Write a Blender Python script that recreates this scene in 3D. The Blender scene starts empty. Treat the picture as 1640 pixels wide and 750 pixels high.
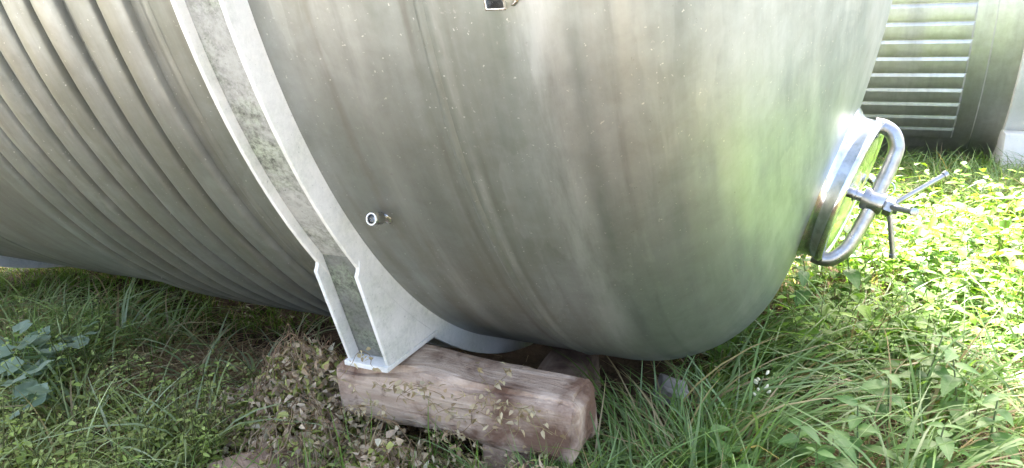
import bpy, bmesh, math, random
import numpy as np
from mathutils import Vector, Matrix, Euler
scene = bpy.context.scene
COL = scene.collection
R_ = math.radians
AZ = 1.5                      # height of the near tank's axis above datum

# ------------------------------------------------------------------ camera
cam_data = bpy.data.cameras.new('camera')
cam = bpy.data.objects.new('camera', cam_data); COL.objects.link(cam)
scene.camera = cam
_r = Vector((0.9091764, 0.4153397, -0.0298540)); _u = Vector((-0.0920458, 0.2703724, 0.9583456))
_f = Vector((-0.4061106, 0.8685573, -0.2840465))
m3 = Matrix((_r, _u, -_f)).transposed()
cam.matrix_world = Matrix.Translation((0.84846, -2.26585, 1.04556)) @ m3.to_4x4()
cam_data.sensor_fit = 'HORIZONTAL'; cam_data.sensor_width = 36; cam_data.lens = 26.06
cam_data.clip_start = 0.02; cam_data.clip_end = 2000
scene.render.resolution_x = 1024; scene.render.resolution_y = 468
scene.render.engine = 'CYCLES'
scene.cycles.max_bounces = 8; scene.cycles.transparent_max_bounces = 8

# ------------------------------------------------------------------ light
SUN = Vector((-0.21, 0.58, 0.70)).normalized()     # towards the sun
world = bpy.data.worlds.new('World'); scene.world = world
world.use_nodes = True
wn = world.node_tree.nodes; wl = world.node_tree.links; wn.clear()
sky = wn.new('ShaderNodeTexSky'); sky.sky_type = 'NISHITA'; sky.sun_disc = False
sky.sun_elevation = math.asin(SUN.z); sky.sun_rotation = math.atan2(SUN.x, SUN.y) % (2*math.pi)
sky.air_density = 0.65; sky.dust_density = 8.0; sky.ozone_density = 0.2
bg = wn.new('ShaderNodeBackground'); bg.inputs['Strength'].default_value = 0.15
wo = wn.new('ShaderNodeOutputWorld')
wl.new(sky.outputs[0], bg.inputs[0]); wl.new(bg.outputs[0], wo.inputs[0])
sd = bpy.data.lights.new('sun', 'SUN'); sd.energy = 5.0; sd.angle = R_(0.5); sd.color = (1.0, 0.965, 0.91)
so = bpy.data.objects.new('sun', sd); COL.objects.link(so)
so.rotation_euler = SUN.to_track_quat('Z', 'Y').to_euler(); so.location = (-4, 6, 9)
vs = scene.view_settings
vs.view_transform = 'Standard'; vs.look = 'None'; vs.gamma = 1.0; vs.use_curve_mapping = False
vs.exposure = 3.4

# ------------------------------------------------------------------ helpers
def mat(name):
    m = bpy.data.materials.new(name); m.use_nodes = True
    nt = m.node_tree; nt.nodes.clear()
    out = nt.nodes.new('ShaderNodeOutputMaterial')
    return m, nt, nt.nodes, nt.links, out
class NB:
    """tiny node builder"""
    def __init__(s, nt): s.nt = nt
    def n(s, typ, **kw):
        o = s.nt.nodes.new(typ)
        ins = kw.pop('ins', {})
        for k, v in kw.items(): setattr(o, k, v)
        for k, v in ins.items(): s.set(o.inputs[k], v)
        return o
    def set(s, sock, v):
        if isinstance(v, bpy.types.NodeSocket): s.nt.links.new(v, sock)
        else: sock.default_value = v
    def math(s, op, a, b=0.0, c=0.0, clamp=False):
        o = s.n('ShaderNodeMath', operation=op, use_clamp=clamp)
        s.set(o.inputs[0], a); s.set(o.inputs[1], b); s.set(o.inputs[2], c)
        return o.outputs[0]
    def noise(s, vec, scale, detail=4, rough=0.55, dist=0.0):
        o = s.n('ShaderNodeTexNoise', ins={'Scale': scale, 'Detail': detail, 'Roughness': rough, 'Distortion': dist})
        if vec is not None: s.nt.links.new(vec, o.inputs['Vector'])
        return o.outputs[0]
    def ramp(s, fac, lo, hi, a=0.0, b=1.0):
        o = s.n('ShaderNodeMapRange', ins={1: lo, 2: hi, 3: a, 4: b}); o.clamp = True
        s.nt.links.new(fac, o.inputs[0]); return o.outputs[0]
    def mix(s, fac, a, b, mode='MIX'):
        o = s.n('ShaderNodeMix', data_type='RGBA', blend_type=mode)
        s.set(o.inputs[0], fac); s.set(o.inputs[6], a); s.set(o.inputs[7], b)
        return o.outputs[2]
    def comb(s, x, y, z):
        o = s.n('ShaderNodeCombineXYZ'); s.set(o.inputs[0], x); s.set(o.inputs[1], y); s.set(o.inputs[2], z)
        return o.outputs[0]
    def sep(s, v):
        o = s.n('ShaderNodeSeparateXYZ'); s.nt.links.new(v, o.inputs[0]); return o.outputs
    def bump(s, h, strength=0.3, dist=0.01):
        return s.n('ShaderNodeBump', ins={'Strength': strength, 'Distance': dist, 'Height': h}).outputs[0]
def rgb(r, g, b): return (r, g, b, 1.0)

def mesh_from(name, V, F, smooth=True, sharp=None):
    me = bpy.data.meshes.new(name)
    me.from_pydata([tuple(v) for v in V], [], [tuple(f) for f in F]); me.validate()
    if smooth:
        me.polygons.foreach_set('use_smooth', [True]*len(me.polygons))
        if sharp is not None:
            try: me.set_sharp_from_angle(angle=R_(sharp))
            except Exception: pass
    me.update(); return me
def obj(name, me, m=None, parent=None, loc=None, label=None, cat=None, group=None, kind=None):
    o = bpy.data.objects.new(name, me); COL.objects.link(o)
    if m is not None and me is not None and len(me.materials) == 0: me.materials.append(m)
    if parent is not None:
        o.parent = parent
        if parent.type == 'EMPTY': o.location = -parent.location
    if loc is not None: o.location = o.location + Vector(loc)
    if label: o['label'] = label
    if cat: o['category'] = cat
    if group: o['group'] = group
    if kind: o['kind'] = kind
    return o
def thing(name, label, cat, loc, group=None):
    o = obj(name, None, label=label, cat=cat, group=group); o.location = loc
    o.empty_display_size = 0.2; return o

def revolve_x(prof, seg=160, a0=0.0, a1=2*math.pi, yc=0.0, zc=0.0, close=True):
    """surface of revolution about an axis along X; prof = [(x, r)]"""
    full = abs(a1-a0-2*math.pi) < 1e-6
    n = seg if full else seg+1
    V = []; F = []
    for i in range(n):
        a = a0+(a1-a0)*i/seg
        for x, r in prof: V.append((x, yc-r*math.cos(a), zc-r*math.sin(a)))
    k = len(prof)
    for i in range(seg):
        j = (i+1) % n
        for p in range(k-1): F.append((i*k+p, j*k+p, j*k+p+1, i*k+p+1))
    return V, F
def closed_prof(prof): return prof+[prof[0]]
def lathe(prof, seg, O, n, a):
    """surface of revolution about n through O; prof=[(r,h)]"""
    n = n.normalized(); a = a.normalized(); b = n.cross(a)
    V = []; F = []; k = len(prof)
    for i in range(seg):
        t = 2*math.pi*i/seg
        for r, h in prof: V.append(O+n*h+(a*math.cos(t)+b*math.sin(t))*r)
    for i in range(seg):
        j = (i+1) % seg
        for p in range(k-1): F.append((i*k+p, j*k+p, j*k+p+1, i*k+p+1))
    return V, F
def tube(pts, rad, seg=12, caps=True):
    pts = [Vector(p) for p in pts]; V = []; F = []
    rads = rad if hasattr(rad, '__len__') else [rad]*len(pts)
    t0 = (pts[1]-pts[0]).normalized()
    ref = Vector((0, 0, 1)) if abs(t0.z) < 0.9 else Vector((1, 0, 0))
    u = t0.cross(ref).normalized()
    for i, p in enumerate(pts):
        t = (pts[min(i+1, len(pts)-1)]-pts[max(i-1, 0)]).normalized()
        u = (u-t*u.dot(t)).normalized(); w = t.cross(u)
        for j in range(seg):
            a = 2*math.pi*j/seg; V.append(p+(u*math.cos(a)+w*math.sin(a))*rads[i])
    for i in range(len(pts)-1):
        for j in range(seg):
            k = (j+1) % seg
            F.append((i*seg+j, i*seg+k, (i+1)*seg+k, (i+1)*seg+j))
    if caps:
        F.append(tuple(range(seg-1, -1, -1))); F.append(tuple((len(pts)-1)*seg+j for j in range(seg)))
    return V, F
def prism_x(poly, x0, x1):
    """polygon in (y,z) extruded along X"""
    n = len(poly)
    V = [(x0, y, z) for y, z in poly]+[(x1, y, z) for y, z in poly]
    F = [tuple(range(n)), tuple(range(2*n-1, n-1, -1))]
    for i in range(n):
        j = (i+1) % n; F.append((i, i+n, j+n, j))
    return V, F
def bevel_mesh(V, F, w=0.002, seg=2, name='m', smooth=True):
    bm = bmesh.new()
    vs_ = [bm.verts.new(v) for v in V]
    for f in F: bm.faces.new([vs_[i] for i in f])
    bmesh.ops.recalc_face_normals(bm, faces=bm.faces)
    bmesh.ops.bevel(bm, geom=list(bm.edges), offset=w, segments=seg, affect='EDGES', profile=0.5)
    me = bpy.data.meshes.new(name); bm.to_mesh(me); bm.free()
    if smooth:
        me.polygons.foreach_set('use_smooth', [True]*len(me.polygons))
        try: me.set_sharp_from_angle(angle=R_(35))
        except Exception: pass
    return me
def box_mesh(x0, x1, y0, y1, z0, z1, w=0.002, name='m'):
    V, F = prism_x([(y0, z0), (y1, z0), (y1, z1), (y0, z1)], x0, x1)
    return bevel_mesh(V, F, w, 2, name)

# ------------------------------------------------------------------ materials
def steel_material(name, yc, zc, base, dirt, film, rough, cloud=1.0, stripes=()):
    m, nt, N, L, out = mat(name); B = NB(nt)
    geo = B.n('ShaderNodeNewGeometry').outputs['Position']
    x, y, z = B.sep(geo)
    dy = B.math('SUBTRACT', y, yc); dz = B.math('SUBTRACT', z, zc)
    ang = B.math('ARCTAN2', B.math('MULTIPLY', dz, -1.0), B.math('MULTIPLY', dy, -1.0))
    rad = B.math('SQRT', B.math('ADD', B.math('MULTIPLY', dy, dy), B.math('MULTIPLY', dz, dz)))
    mer = B.math('SUBTRACT', x, B.math('MULTIPLY', rad, 0.35))        # runs along the meridian, on the head too
    sv = B.comb(B.math('MULTIPLY', mer, 9.0), B.math('MULTIPLY', ang, 1.1), 0.0)
    s1 = B.noise(sv, 1.0, 6, 0.62)                                     # run-down streaks
    sv2 = B.comb(B.math('MULTIPLY', mer, 24.0), B.math('MULTIPLY', ang, 2.0), 3.0)
    s2 = B.noise(sv2, 1.0, 3, 0.5, 0.2)
    sv3 = B.comb(B.math('MULTIPLY', mer, 150.0), B.math('MULTIPLY', ang, 1.5), 7.0)
    s3 = B.noise(sv3, 1.0, 2, 0.5)
    cl = B.noise(geo, 2.3*cloud, 5, 0.6, 0.4)
    spk = B.noise(geo, 85.0, 3, 0.7)
    speck = B.ramp(spk, 0.66, 0.72)
    sw = B.comb(B.math('MULTIPLY', mer, 4.2), B.math('MULTIPLY', ang, 0.55), 11.0)
    s0 = B.noise(sw, 1.0, 4, 0.55, 0.15)                               # broad runs
    film_f = B.math('ADD', B.math('MULTIPLY', B.math('MULTIPLY', B.ramp(s1, 0.40, 0.64), B.ramp(cl, 0.34, 0.60)), 0.7), B.math('MULTIPLY', B.ramp(s0, 0.45, 0.60), 0.55), clamp=True)
    # the dull film left by water that ran down and dried: heavier between the ring and the seam
    zone = B.ramp(x, 0.75, 0.15)
    warm = B.math('MULTIPLY', B.math('ADD', B.math('ADD', B.math('MULTIPLY', s2, 0.25), B.math('MULTIPLY', s0, 0.4)), B.math('MULTIPLY', cl, 0.6)), zone, clamp=True)
    low = B.ramp(ang, 0.45, 1.25)
    c1 = B.mix(film_f, base, film)
    c2 = B.mix(B.math('MULTIPLY', warm, 0.85), c1, dirt)
    c2 = B.mix(B.math('MULTIPLY', B.math('MULTIPLY', B.ramp(s2, 0.52, 0.74), zone), 0.22), c2, rgb(0.17, 0.13, 0.09))
    c3 = B.mix(B.math('MULTIPLY', B.ramp(s2, 0.52, 0.72), 0.16), c2, rgb(0.20, 0.21, 0.20))
    c3 = B.mix(B.math('MULTIPLY', B.ramp(s3, 0.5, 0.8), 0.03), c3, rgb(0.72, 0.72, 0.70))
    c3 = B.mix(B.math('MULTIPLY', speck, 0.35), c3, rgb(0.55, 0.54, 0.5))
    mo = B.noise(geo, 17.0, 6, 0.68, 0.3)
    c3 = B.mix(B.ramp(mo, 0.35, 0.70, 0.0, 0.45), c3, B.mix(1.0, c3, rgb(0.58, 0.565, 0.50), 'MULTIPLY'))
    pv = B.noise(B.comb(B.math('MULTIPLY', mer, 5.5), B.math('MULTIPLY', ang, 2.4), 21.0), 1.0, 5, 0.55, 0.5)
    pt_ = B.math('MULTIPLY', B.ramp(pv, 0.575, 0.59), B.ramp(pv, 0.70, 0.60))
    c3 = B.mix(B.math('MULTIPLY', pt_, 0.09), c3, rgb(0.74, 0.75, 0.73))
    ol = B.noise(B.comb(B.math('MULTIPLY', mer, 3.0), B.math('MULTIPLY', ang, 1.6), 33.0), 1.0, 6, 0.65, 0.6)
    c3 = B.mix(B.math('MULTIPLY', B.math('MULTIPLY', B.ramp(ol, 0.46, 0.60), zone), 0.40), c3, rgb(0.20, 0.19, 0.125))
    sp2 = B.noise(geo, 150.0, 2, 0.6)
    c3 = B.mix(B.math('MULTIPLY', B.ramp(sp2, 0.70, 0.74), 0.6), c3, rgb(0.75, 0.73, 0.66))
    sp3 = B.noise(geo, 60.0, 4, 0.75)
    c3 = B.mix(B.math('MULTIPLY', B.ramp(sp3, 0.68, 0.73), 0.45), c3, rgb(0.12, 0.11, 0.09))
    # dried drip lines beside the weld and on the knuckle, each with ragged edges
    if stripes:
        rag = B.noise(B.comb(B.math('MULTIPLY', mer, 14.0), B.math('MULTIPLY', ang, 4.0), 2.0), 1.0, 6, 0.65)
        for xs_, w_, amt, cc in stripes:
            d_ = B.math('ABSOLUTE', B.math('SUBTRACT', B.math('ADD', x, B.math('MULTIPLY', B.math('SUBTRACT', rag, 0.5), 0.014)), xs_))
            c3 = B.mix(B.math('MULTIPLY', B.math('MULTIPLY', B.ramp(d_, w_, w_*0.3), B.ramp(rag, 0.38, 0.60)), amt), c3, cc)
    ro = B.math('ADD', B.math('ADD', rough, B.math('MULTIPLY', film_f, 0.12)),
                B.math('ADD', B.math('MULTIPLY', B.math('SUBTRACT', s2, 0.5), 0.12), B.math('MULTIPLY', warm, 0.14)), clamp=True)
    met = B.math('SUBTRACT', 1.0, B.math('ADD', B.math('MULTIPLY', film_f, 0.15), B.math('MULTIPLY', warm, 0.28)), clamp=True)
    bmp = B.bump(B.math('ADD', B.math('MULTIPLY', s3, 0.12), B.math('MULTIPLY', spk, 0.5)), 0.10, 0.002)
    big = B.noise(geo, 4.2, 3, 0.5)
    bmp2 = B.n('ShaderNodeBump', ins={'Strength': 0.38, 'Distance': 0.012, 'Height': big, 'Normal': bmp}).outputs[0]
    p = B.n('ShaderNodeBsdfPrincipled', ins={'Base Color': c3, 'Metallic': met, 'Roughness': ro, 'Normal': bmp2})
    L.new(p.outputs[0], out.inputs[0])
    return m
M_STEEL = steel_material('stained_stainless', 0.0, AZ, rgb(0.55, 0.585, 0.59), rgb(0.185, 0.165, 0.115), rgb(0.28, 0.325, 0.31), 0.38, stripes=((0.272, 0.009, 0.5, rgb(0.13, 0.11, 0.085)), (0.318, 0.010, 0.30, rgb(0.66, 0.65, 0.60)), (0.332, 0.007, 0.4, rgb(0.15, 0.13, 0.10)), (0.505, 0.016, 0.5, rgb(0.17, 0.20, 0.185)), (0.548, 0.006, 0.45, rgb(0.18, 0.20, 0.18)), (0.460, 0.045, 0.35, rgb(0.74, 0.76, 0.76)), (0.16, 0.03, 0.25, rgb(0.68, 0.68, 0.66)), (0.10, 0.012, 0.35, rgb(0.20, 0.16, 0.11))))
M_STEEL2 = steel_material('dull_stainless', 4.63, AZ-0.35, rgb(0.66, 0.67, 0.66), rgb(0.50, 0.48, 0.43), rgb(0.52, 0.53, 0.51), 0.50)
def plain_metal(name, col, rough, var=0.08):
    m, nt, N, L, out = mat(name); B = NB(nt)
    geo = B.n('ShaderNodeNewGeometry').outputs['Position']
    nz = B.noise(geo, 40.0, 4, 0.6); sc = B.noise(geo, 300.0, 2, 0.5)
    c = B.mix(B.ramp(nz, 0.45, 0.75), col, rgb(col[0]*0.6, col[1]*0.6, col[2]*0.56))
    ro = B.math('ADD', rough, B.math('MULTIPLY', B.math('SUBTRACT', nz, 0.4), var*3), clamp=True)
    p = B.n('ShaderNodeBsdfPrincipled', ins={'Base Color': c, 'Metallic': 1.0, 'Roughness': ro, 'Normal': B.bump(sc, 0.05, 0.001)})
    L.new(p.outputs[0], out.inputs[0]); return m
M_POLISH = plain_metal('polished_stainless', rgb(0.72, 0.73, 0.75), 0.13, 0.05)
M_FIT = plain_metal('machined_stainless', rgb(0.70, 0.70, 0.69), 0.22)
M_DARKSTEEL = plain_metal('grey_steel', rgb(0.42, 0.43, 0.44), 0.28)
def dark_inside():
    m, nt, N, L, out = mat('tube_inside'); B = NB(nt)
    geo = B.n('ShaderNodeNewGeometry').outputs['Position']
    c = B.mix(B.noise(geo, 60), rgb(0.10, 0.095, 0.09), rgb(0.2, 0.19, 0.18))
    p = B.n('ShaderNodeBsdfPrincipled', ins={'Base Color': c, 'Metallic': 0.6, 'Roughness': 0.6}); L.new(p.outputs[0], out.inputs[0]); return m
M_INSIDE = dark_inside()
def white_paint(name, dirt_amt, green_amt, c0=(0.82, 0.80, 0.74), c1=(0.73, 0.715, 0.655)):
    m, nt, N, L, out = mat(name); B = NB(nt)
    geo = B.n('ShaderNodeNewGeometry').outputs['Position']
    a = B.noise(geo, 9.0, 6, 0.65); b = B.noise(geo, 55.0, 4, 0.7); c_ = B.noise(geo, 4.0, 4, 0.6, 0.5); d = B.noise(geo, 160.0, 3, 0.7)
    base = B.mix(B.ramp(c_, 0.3, 0.7), rgb(*c0), rgb(*c1))
    g = B.math('MULTIPLY', B.ramp(a, 0.47, 0.68), green_amt)
    base = B.mix(g, base, rgb(0.34, 0.42, 0.24))
    e_ = B.noise(geo, 120.0, 6, 0.8)
    dk = B.math('MULTIPLY', B.math('MULTIPLY', B.ramp(B.math('ADD', B.math('MULTIPLY', b, 0.45), B.math('MULTIPLY', e_, 0.55)), 0.42, 0.66), B.ramp(a, 0.30, 0.66)), dirt_amt, clamp=True)
    base = B.mix(dk, base, rgb(0.075, 0.075, 0.06))
    base = B.mix(B.math('MULTIPLY', B.ramp(d, 0.64, 0.72), 0.7*min(1.0, dirt_amt+0.25)), base, rgb(0.05, 0.05, 0.045))
    p = B.n('ShaderNodeBsdfPrincipled', ins={'Base Color': base, 'Roughness': 0.55, 'Specular IOR Level': 0.35, 'Normal': B.bump(b, 0.25, 0.002)})
    L.new(p.outputs[0], out.inputs[0]); return m
M_WHITE = white_paint('white_enamel_lichen', 0.34, 0.22)
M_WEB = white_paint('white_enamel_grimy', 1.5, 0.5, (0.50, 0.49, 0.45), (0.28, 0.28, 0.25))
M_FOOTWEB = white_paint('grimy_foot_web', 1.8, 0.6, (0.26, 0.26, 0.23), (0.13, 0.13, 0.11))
M_WHITE_CLEAN = white_paint('white_enamel', 0.12, 0.06)
def wood_material(name, c0, c1, c2, axis='X'):
    m, nt, N, L, out = mat(name); B = NB(nt)
    geo = B.n('ShaderNodeTexCoord').outputs['Object']
    x, y, z = B.sep(geo)
    st = (B.comb(B.math('MULTIPLY', x, 3.0), B.math('MULTIPLY', y, 45.0), B.math('MULTIPLY', z, 45.0)) if axis == 'X'
          else B.comb(B.math('MULTIPLY', x, 45.0), B.math('MULTIPLY', y, 3.0), B.math('MULTIPLY', z, 45.0)))
    g = B.noise(st, 1.0, 6, 0.65, 0.6); bl = B.noise(geo, 6.5, 5, 0.6, 0.3); cr = B.noise(geo, 28.0, 5, 0.7)
    c = B.mix(B.ramp(g, 0.35, 0.7), c0, c1)
    c = B.mix(B.ramp(bl, 0.46, 0.62), c, c2)
    c = B.mix(B.math('MULTIPLY', B.ramp(cr, 0.58, 0.7), 0.6), c, rgb(0.10, 0.055, 0.03))
    h = B.math('ADD', B.math('MULTIPLY', g, 0.8), B.math('MULTIPLY', cr, 0.6))
    p = B.n('ShaderNodeBsdfPrincipled', ins={'Base Color': c, 'Roughness': 0.85, 'Specular IOR Level': 0.2, 'Normal': B.bump(h, 1.0, 0.012)})
    L.new(p.outputs[0], out.inputs[0]); return m
M_WOOD = wood_material('weathered_timber', rgb(0.42, 0.30, 0.21), rgb(0.64, 0.52, 0.40), rgb(0.17, 0.10, 0.065))
M_WOOD2 = wood_material('damp_timber', rgb(0.30, 0.20, 0.14), rgb(0.42, 0.31, 0.22), rgb(0.16, 0.10, 0.07), 'Y')
def stone_material():
    m, nt, N, L, out = mat('grey_stone'); B = NB(nt)
    geo = B.n('ShaderNodeNewGeometry').outputs['Position']
    a = B.noise(geo, 30, 5, 0.65); b = B.noise(geo, 8, 4)
    c = B.mix(B.ramp(a, 0.3, 0.7), rgb(0.26, 0.22, 0.18), rgb(0.46, 0.42, 0.36)); c = B.mix(B.ramp(b, 0.5, 0.65), c, rgb(0.52, 0.49, 0.44))
    p = B.n('ShaderNodeBsdfPrincipled', ins={'Base Color': c, 'Roughness': 0.9, 'Normal': B.bump(a, 0.6, 0.005)}); L.new(p.outputs[0], out.inputs[0]); return m
M_STONE = stone_material()
def soil_material():
    m, nt, N, L, out = mat('soil_and_litter'); B = NB(nt)
    geo = B.n('ShaderNodeNewGeometry').outputs['Position']
    a = B.noise(geo, 3.0, 6, 0.6); b = B.noise(geo, 45.0, 5, 0.7); g = B.noise(geo, 0.7, 4, 0.6)
    c = B.mix(B.ramp(b, 0.3, 0.7), rgb(0.045, 0.030, 0.019), rgb(0.15, 0.10, 0.06))
    c = B.mix(B.ramp(a, 0.48, 0.7), c, rgb(0.19, 0.13, 0.08))
    x, y, z = B.sep(geo)
    far = B.math('MAXIMUM', B.ramp(y, -2.6, -3.6), B.math('MAXIMUM', B.ramp(y, 5.5, 7.0), B.math('MAXIMUM', B.ramp(x, 3.4, 4.5), B.ramp(x, -5.0, -6.5))))
    gr = B.mix(B.ramp(b, 0.3, 0.7), rgb(0.06, 0.09, 0.025), rgb(0.17, 0.19, 0.08)); gr = B.mix(B.ramp(g, 0.4, 0.65), gr, rgb(0.22, 0.20, 0.12))
    c = B.mix(far, c, gr)
    p = B.n('ShaderNodeBsdfPrincipled', ins={'Base Color': c, 'Roughness': 0.95, 'Specular IOR Level': 0.1, 'Normal': B.bump(b, 0.9, 0.02)})
    L.new(p.outputs[0], out.inputs[0]); return m
M_SOIL = soil_material()
def leaf_material(name, trans=0.45, rough=0.5, spec=0.3):
    """colour comes from the piece's own colour attribute"""
    m, nt, N, L, out = mat(name); B = NB(nt)
    at = B.n('ShaderNodeAttribute', attribute_name='Col').outputs['Color']
    geo = B.n('ShaderNodeNewGeometry').outputs['Position']
    nz = B.noise(geo, 90.0, 3, 0.6)
    c = B.mix(B.ramp(nz, 0.3, 0.75, 0.0, 0.4), at, B.mix(1.0, at, rgb(0.6, 0.62, 0.5), 'MULTIPLY'))
    p = B.n('ShaderNodeBsdfPrincipled', ins={'Base Color': c, 'Roughness': rough, 'Specular IOR Level': spec})
    t = B.n('ShaderNodeBsdfTranslucent', ins={'Color': B.mix(1.0, c, rgb(1.35, 1.45, 0.7), 'MULTIPLY')})
    mx = B.n('ShaderNodeMixShader', ins={0: trans}); L.new(p.outputs[0], mx.inputs[1]); L.new(t.outputs[0], mx.inputs[2])
    L.new(mx.outputs[0], out.inputs[0]); return m
M_GRASS = leaf_material('grass_blade', 0.42, 0.42, 0.4)
M_LEAF = leaf_material('weed_leaf', 0.42, 0.5, 0.3)
M_DRY = leaf_material('dry_leaf', 0.25, 0.8, 0.1)
def solid_leaf(name, c0, c1, trans=0.35):
    m, nt, N, L, out = mat(name); B = NB(nt)
    info = B.n('ShaderNodeObjectInfo').outputs['Random']
    tc = B.n('ShaderNodeTexCoord').outputs['Object']
    nz = B.noise(tc, 45.0, 4, 0.6)
    x, y, z = B.sep(tc)
    vein = B.ramp(B.math('ABSOLUTE', y), 0.0, 0.0016, 0.55, 0.0)
    c = B.mix(info, c0, c1); c = B.mix(B.ramp(nz, 0.35, 0.75, 0, 0.45), c, B.mix(1.0, c, rgb(0.6, 0.6, 0.55), 'MULTIPLY'))
    c = B.mix(vein, c, rgb(0.22, 0.30, 0.12))
    p = B.n('ShaderNodeBsdfPrincipled', ins={'Base Color': c, 'Roughness': 0.5, 'Specular IOR Level': 0.35, 'Normal': B.bump(nz, 0.35, 0.003)})
    t = B.n('ShaderNodeBsdfTranslucent', ins={'Color': B.mix(1.0, c, rgb(1.3, 1.45, 0.7), 'MULTIPLY')})
    mx = B.n('ShaderNodeMixShader', ins={0: trans}); L.new(p.outputs[0], mx.inputs[1]); L.new(t.outputs[0], mx.inputs[2])
    L.new(mx.outputs[0], out.inputs[0]); return m
M_NETTLE = solid_leaf('nettle_leaf', rgb(0.10, 0.215, 0.055), rgb(0.18, 0.30, 0.09))
M_BLUELEAF = solid_leaf('blue_green_leaf', rgb(0.19, 0.27, 0.17), rgb(0.29, 0.36, 0.25), 0.25)
M_BRIGHTLEAF = solid_leaf('bright_green_leaf', rgb(0.20, 0.36, 0.04), rgb(0.26, 0.42, 0.07), 0.5)
M_STEM = solid_leaf('green_stem', rgb(0.12, 0.18, 0.06), rgb(0.17, 0.2, 0.08), 0.1)

# ------------------------------------------------------------------ ground
def sstep(a, b, x):
    t = np.clip((x-a)/(b-a), 0, 1); return t*t*(3-2*t)
def gz(x, y):
    x = np.asarray(x, float); y = np.asarray(y, float)
    z = 0.045+0*x
    z = z-0.13*np.exp(-(y/0.75)**2)*(1-0.75*sstep(0.5, 1.3, x))
    z = z-0.10*sstep(0.8, 3.2, y)-0.24*sstep(3.2, 4.6, y)
    z = z+0.05*np.exp(-(((x+0.9)/0.8)**2+((y+0.95)/0.4)**2))
    z = z+0.018*np.sin(2.3*x+1.1*y)+0.014*np.sin(5.1*y-3.3*x+1.0)+0.010*np.sin(9.0*x+7.0*y)
    return z
def axis_coords(lo, hi, step):
    c = list(np.arange(lo, hi+1e-6, step)); s = step; a = hi
    right = []; left = []
    while a < 600: s *= 1.35; a += s; right.append(a)
    s = step; a = lo
    while a > -600: s *= 1.35; a -= s; left.append(a)
    return np.array(left[::-1]+c+right)
gxs = axis_coords(-5.0, 3.5, 0.06); gys = axis_coords(-3.0, 6.5, 0.06)
GX, GY = np.meshgrid(gxs, gys, indexing='ij')
rngg = np.random.default_rng(5)
GZ = gz(np.clip(GX, -8, 8), np.clip(GY, -6, 9))+rngg.normal(0, 0.006, GX.shape)*((np.abs(GX) < 6) & (np.abs(GY) < 7))
nx_, ny_ = GX.shape
V = np.stack([GX, GY, GZ], -1).reshape(-1, 3)
idx = np.arange(nx_*ny_).reshape(nx_, ny_)
F = np.stack([idx[:-1, :-1], idx[1:, :-1], idx[1:, 1:], idx[:-1, 1:]], -1).reshape(-1, 4)
obj('ground', mesh_from('ground', V.tolist(), F.tolist()), M_SOIL, kind='structure',
    label='bare brown soil with dry litter under the weeds', cat='ground')

def reflection_ground_mat(k=1.0):
    m, nt, N, L, out = mat('reflection_ground'); B = NB(nt)
    geo = B.n('ShaderNodeNewGeometry').outputs['Position']
    a = B.noise(geo, 60.0, 4, 0.7); b = B.noise(geo, 1.5, 4, 0.6)
    c = B.mix(B.ramp(a, 0.3, 0.7), rgb(0.34*k, 0.345*k, 0.35*k), rgb(0.62*k, 0.63*k, 0.64*k)); c = B.mix(B.ramp(b, 0.5, 0.75), c, rgb(0.28*k, 0.29*k, 0.26*k))
    p = B.n('ShaderNodeBsdfPrincipled', ins={'Base Color': c, 'Roughness': 0.95, 'Normal': B.bump(a, 0.8, 0.01)}); L.new(p.outputs[0], out.inputs[0]); return m
tx_ = np.linspace(-30, 30, 61); ty_ = np.linspace(-9.0, -3.2, 12)  # invented gravel sheet behind the camera, there to brighten the steel's reflections
TX, TY = np.meshgrid(tx_, ty_, indexing='ij')
TZ = gz(np.clip(TX, -8, 8), np.clip(TY, -6, 9))+0.03
ii = np.arange(TX.size).reshape(TX.shape)
obj('reflector_gravel', mesh_from('reflector_gravel', np.stack([TX, TY, TZ], -1).reshape(-1, 3).tolist(), np.stack([ii[:-1, :-1], ii[1:, :-1], ii[1:, 1:], ii[:-1, 1:]], -1).reshape(-1, 4).tolist()),
    reflection_ground_mat(0.62), kind='structure', label='unseen pale gravel sheet added to brighten reflections in the near tank', cat='reflector')

tx_ = np.concatenate([[2.45, 3.2, 4.5, 6, 8], np.linspace(10, 30, 8)]); ty_ = np.linspace(-3.19, 30, 40)  # invented asphalt sheet outside the view, keeping the head's reflections dim and neutral
TX, TY = np.meshgrid(tx_, ty_, indexing='ij'); TZ = gz(np.clip(TX, -8, 8), np.clip(TY, -6, 9))+0.03
ii = np.arange(TX.size).reshape(TX.shape)
obj('reflection_asphalt', mesh_from('reflection_asphalt', np.stack([TX, TY, TZ], -1).reshape(-1, 3).tolist(), np.stack([ii[:-1, :-1], ii[1:, :-1], ii[1:, 1:], ii[:-1, 1:]], -1).reshape(-1, 4).tolist()),
    reflection_ground_mat(0.15), kind='structure', label='unseen dark grey asphalt sheet added to neutralise reflections in the dished end', cat='yard')

# ------------------------------------------------------------------ near tank
RT = 1.43
t1 = thing('steel_tank', 'big stained stainless steel tank with white ring and dished end with round hatch', 'tank', (-0.9, 0, 0))
XH, RK, RC = 0.39, 0.338, 3.25
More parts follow.
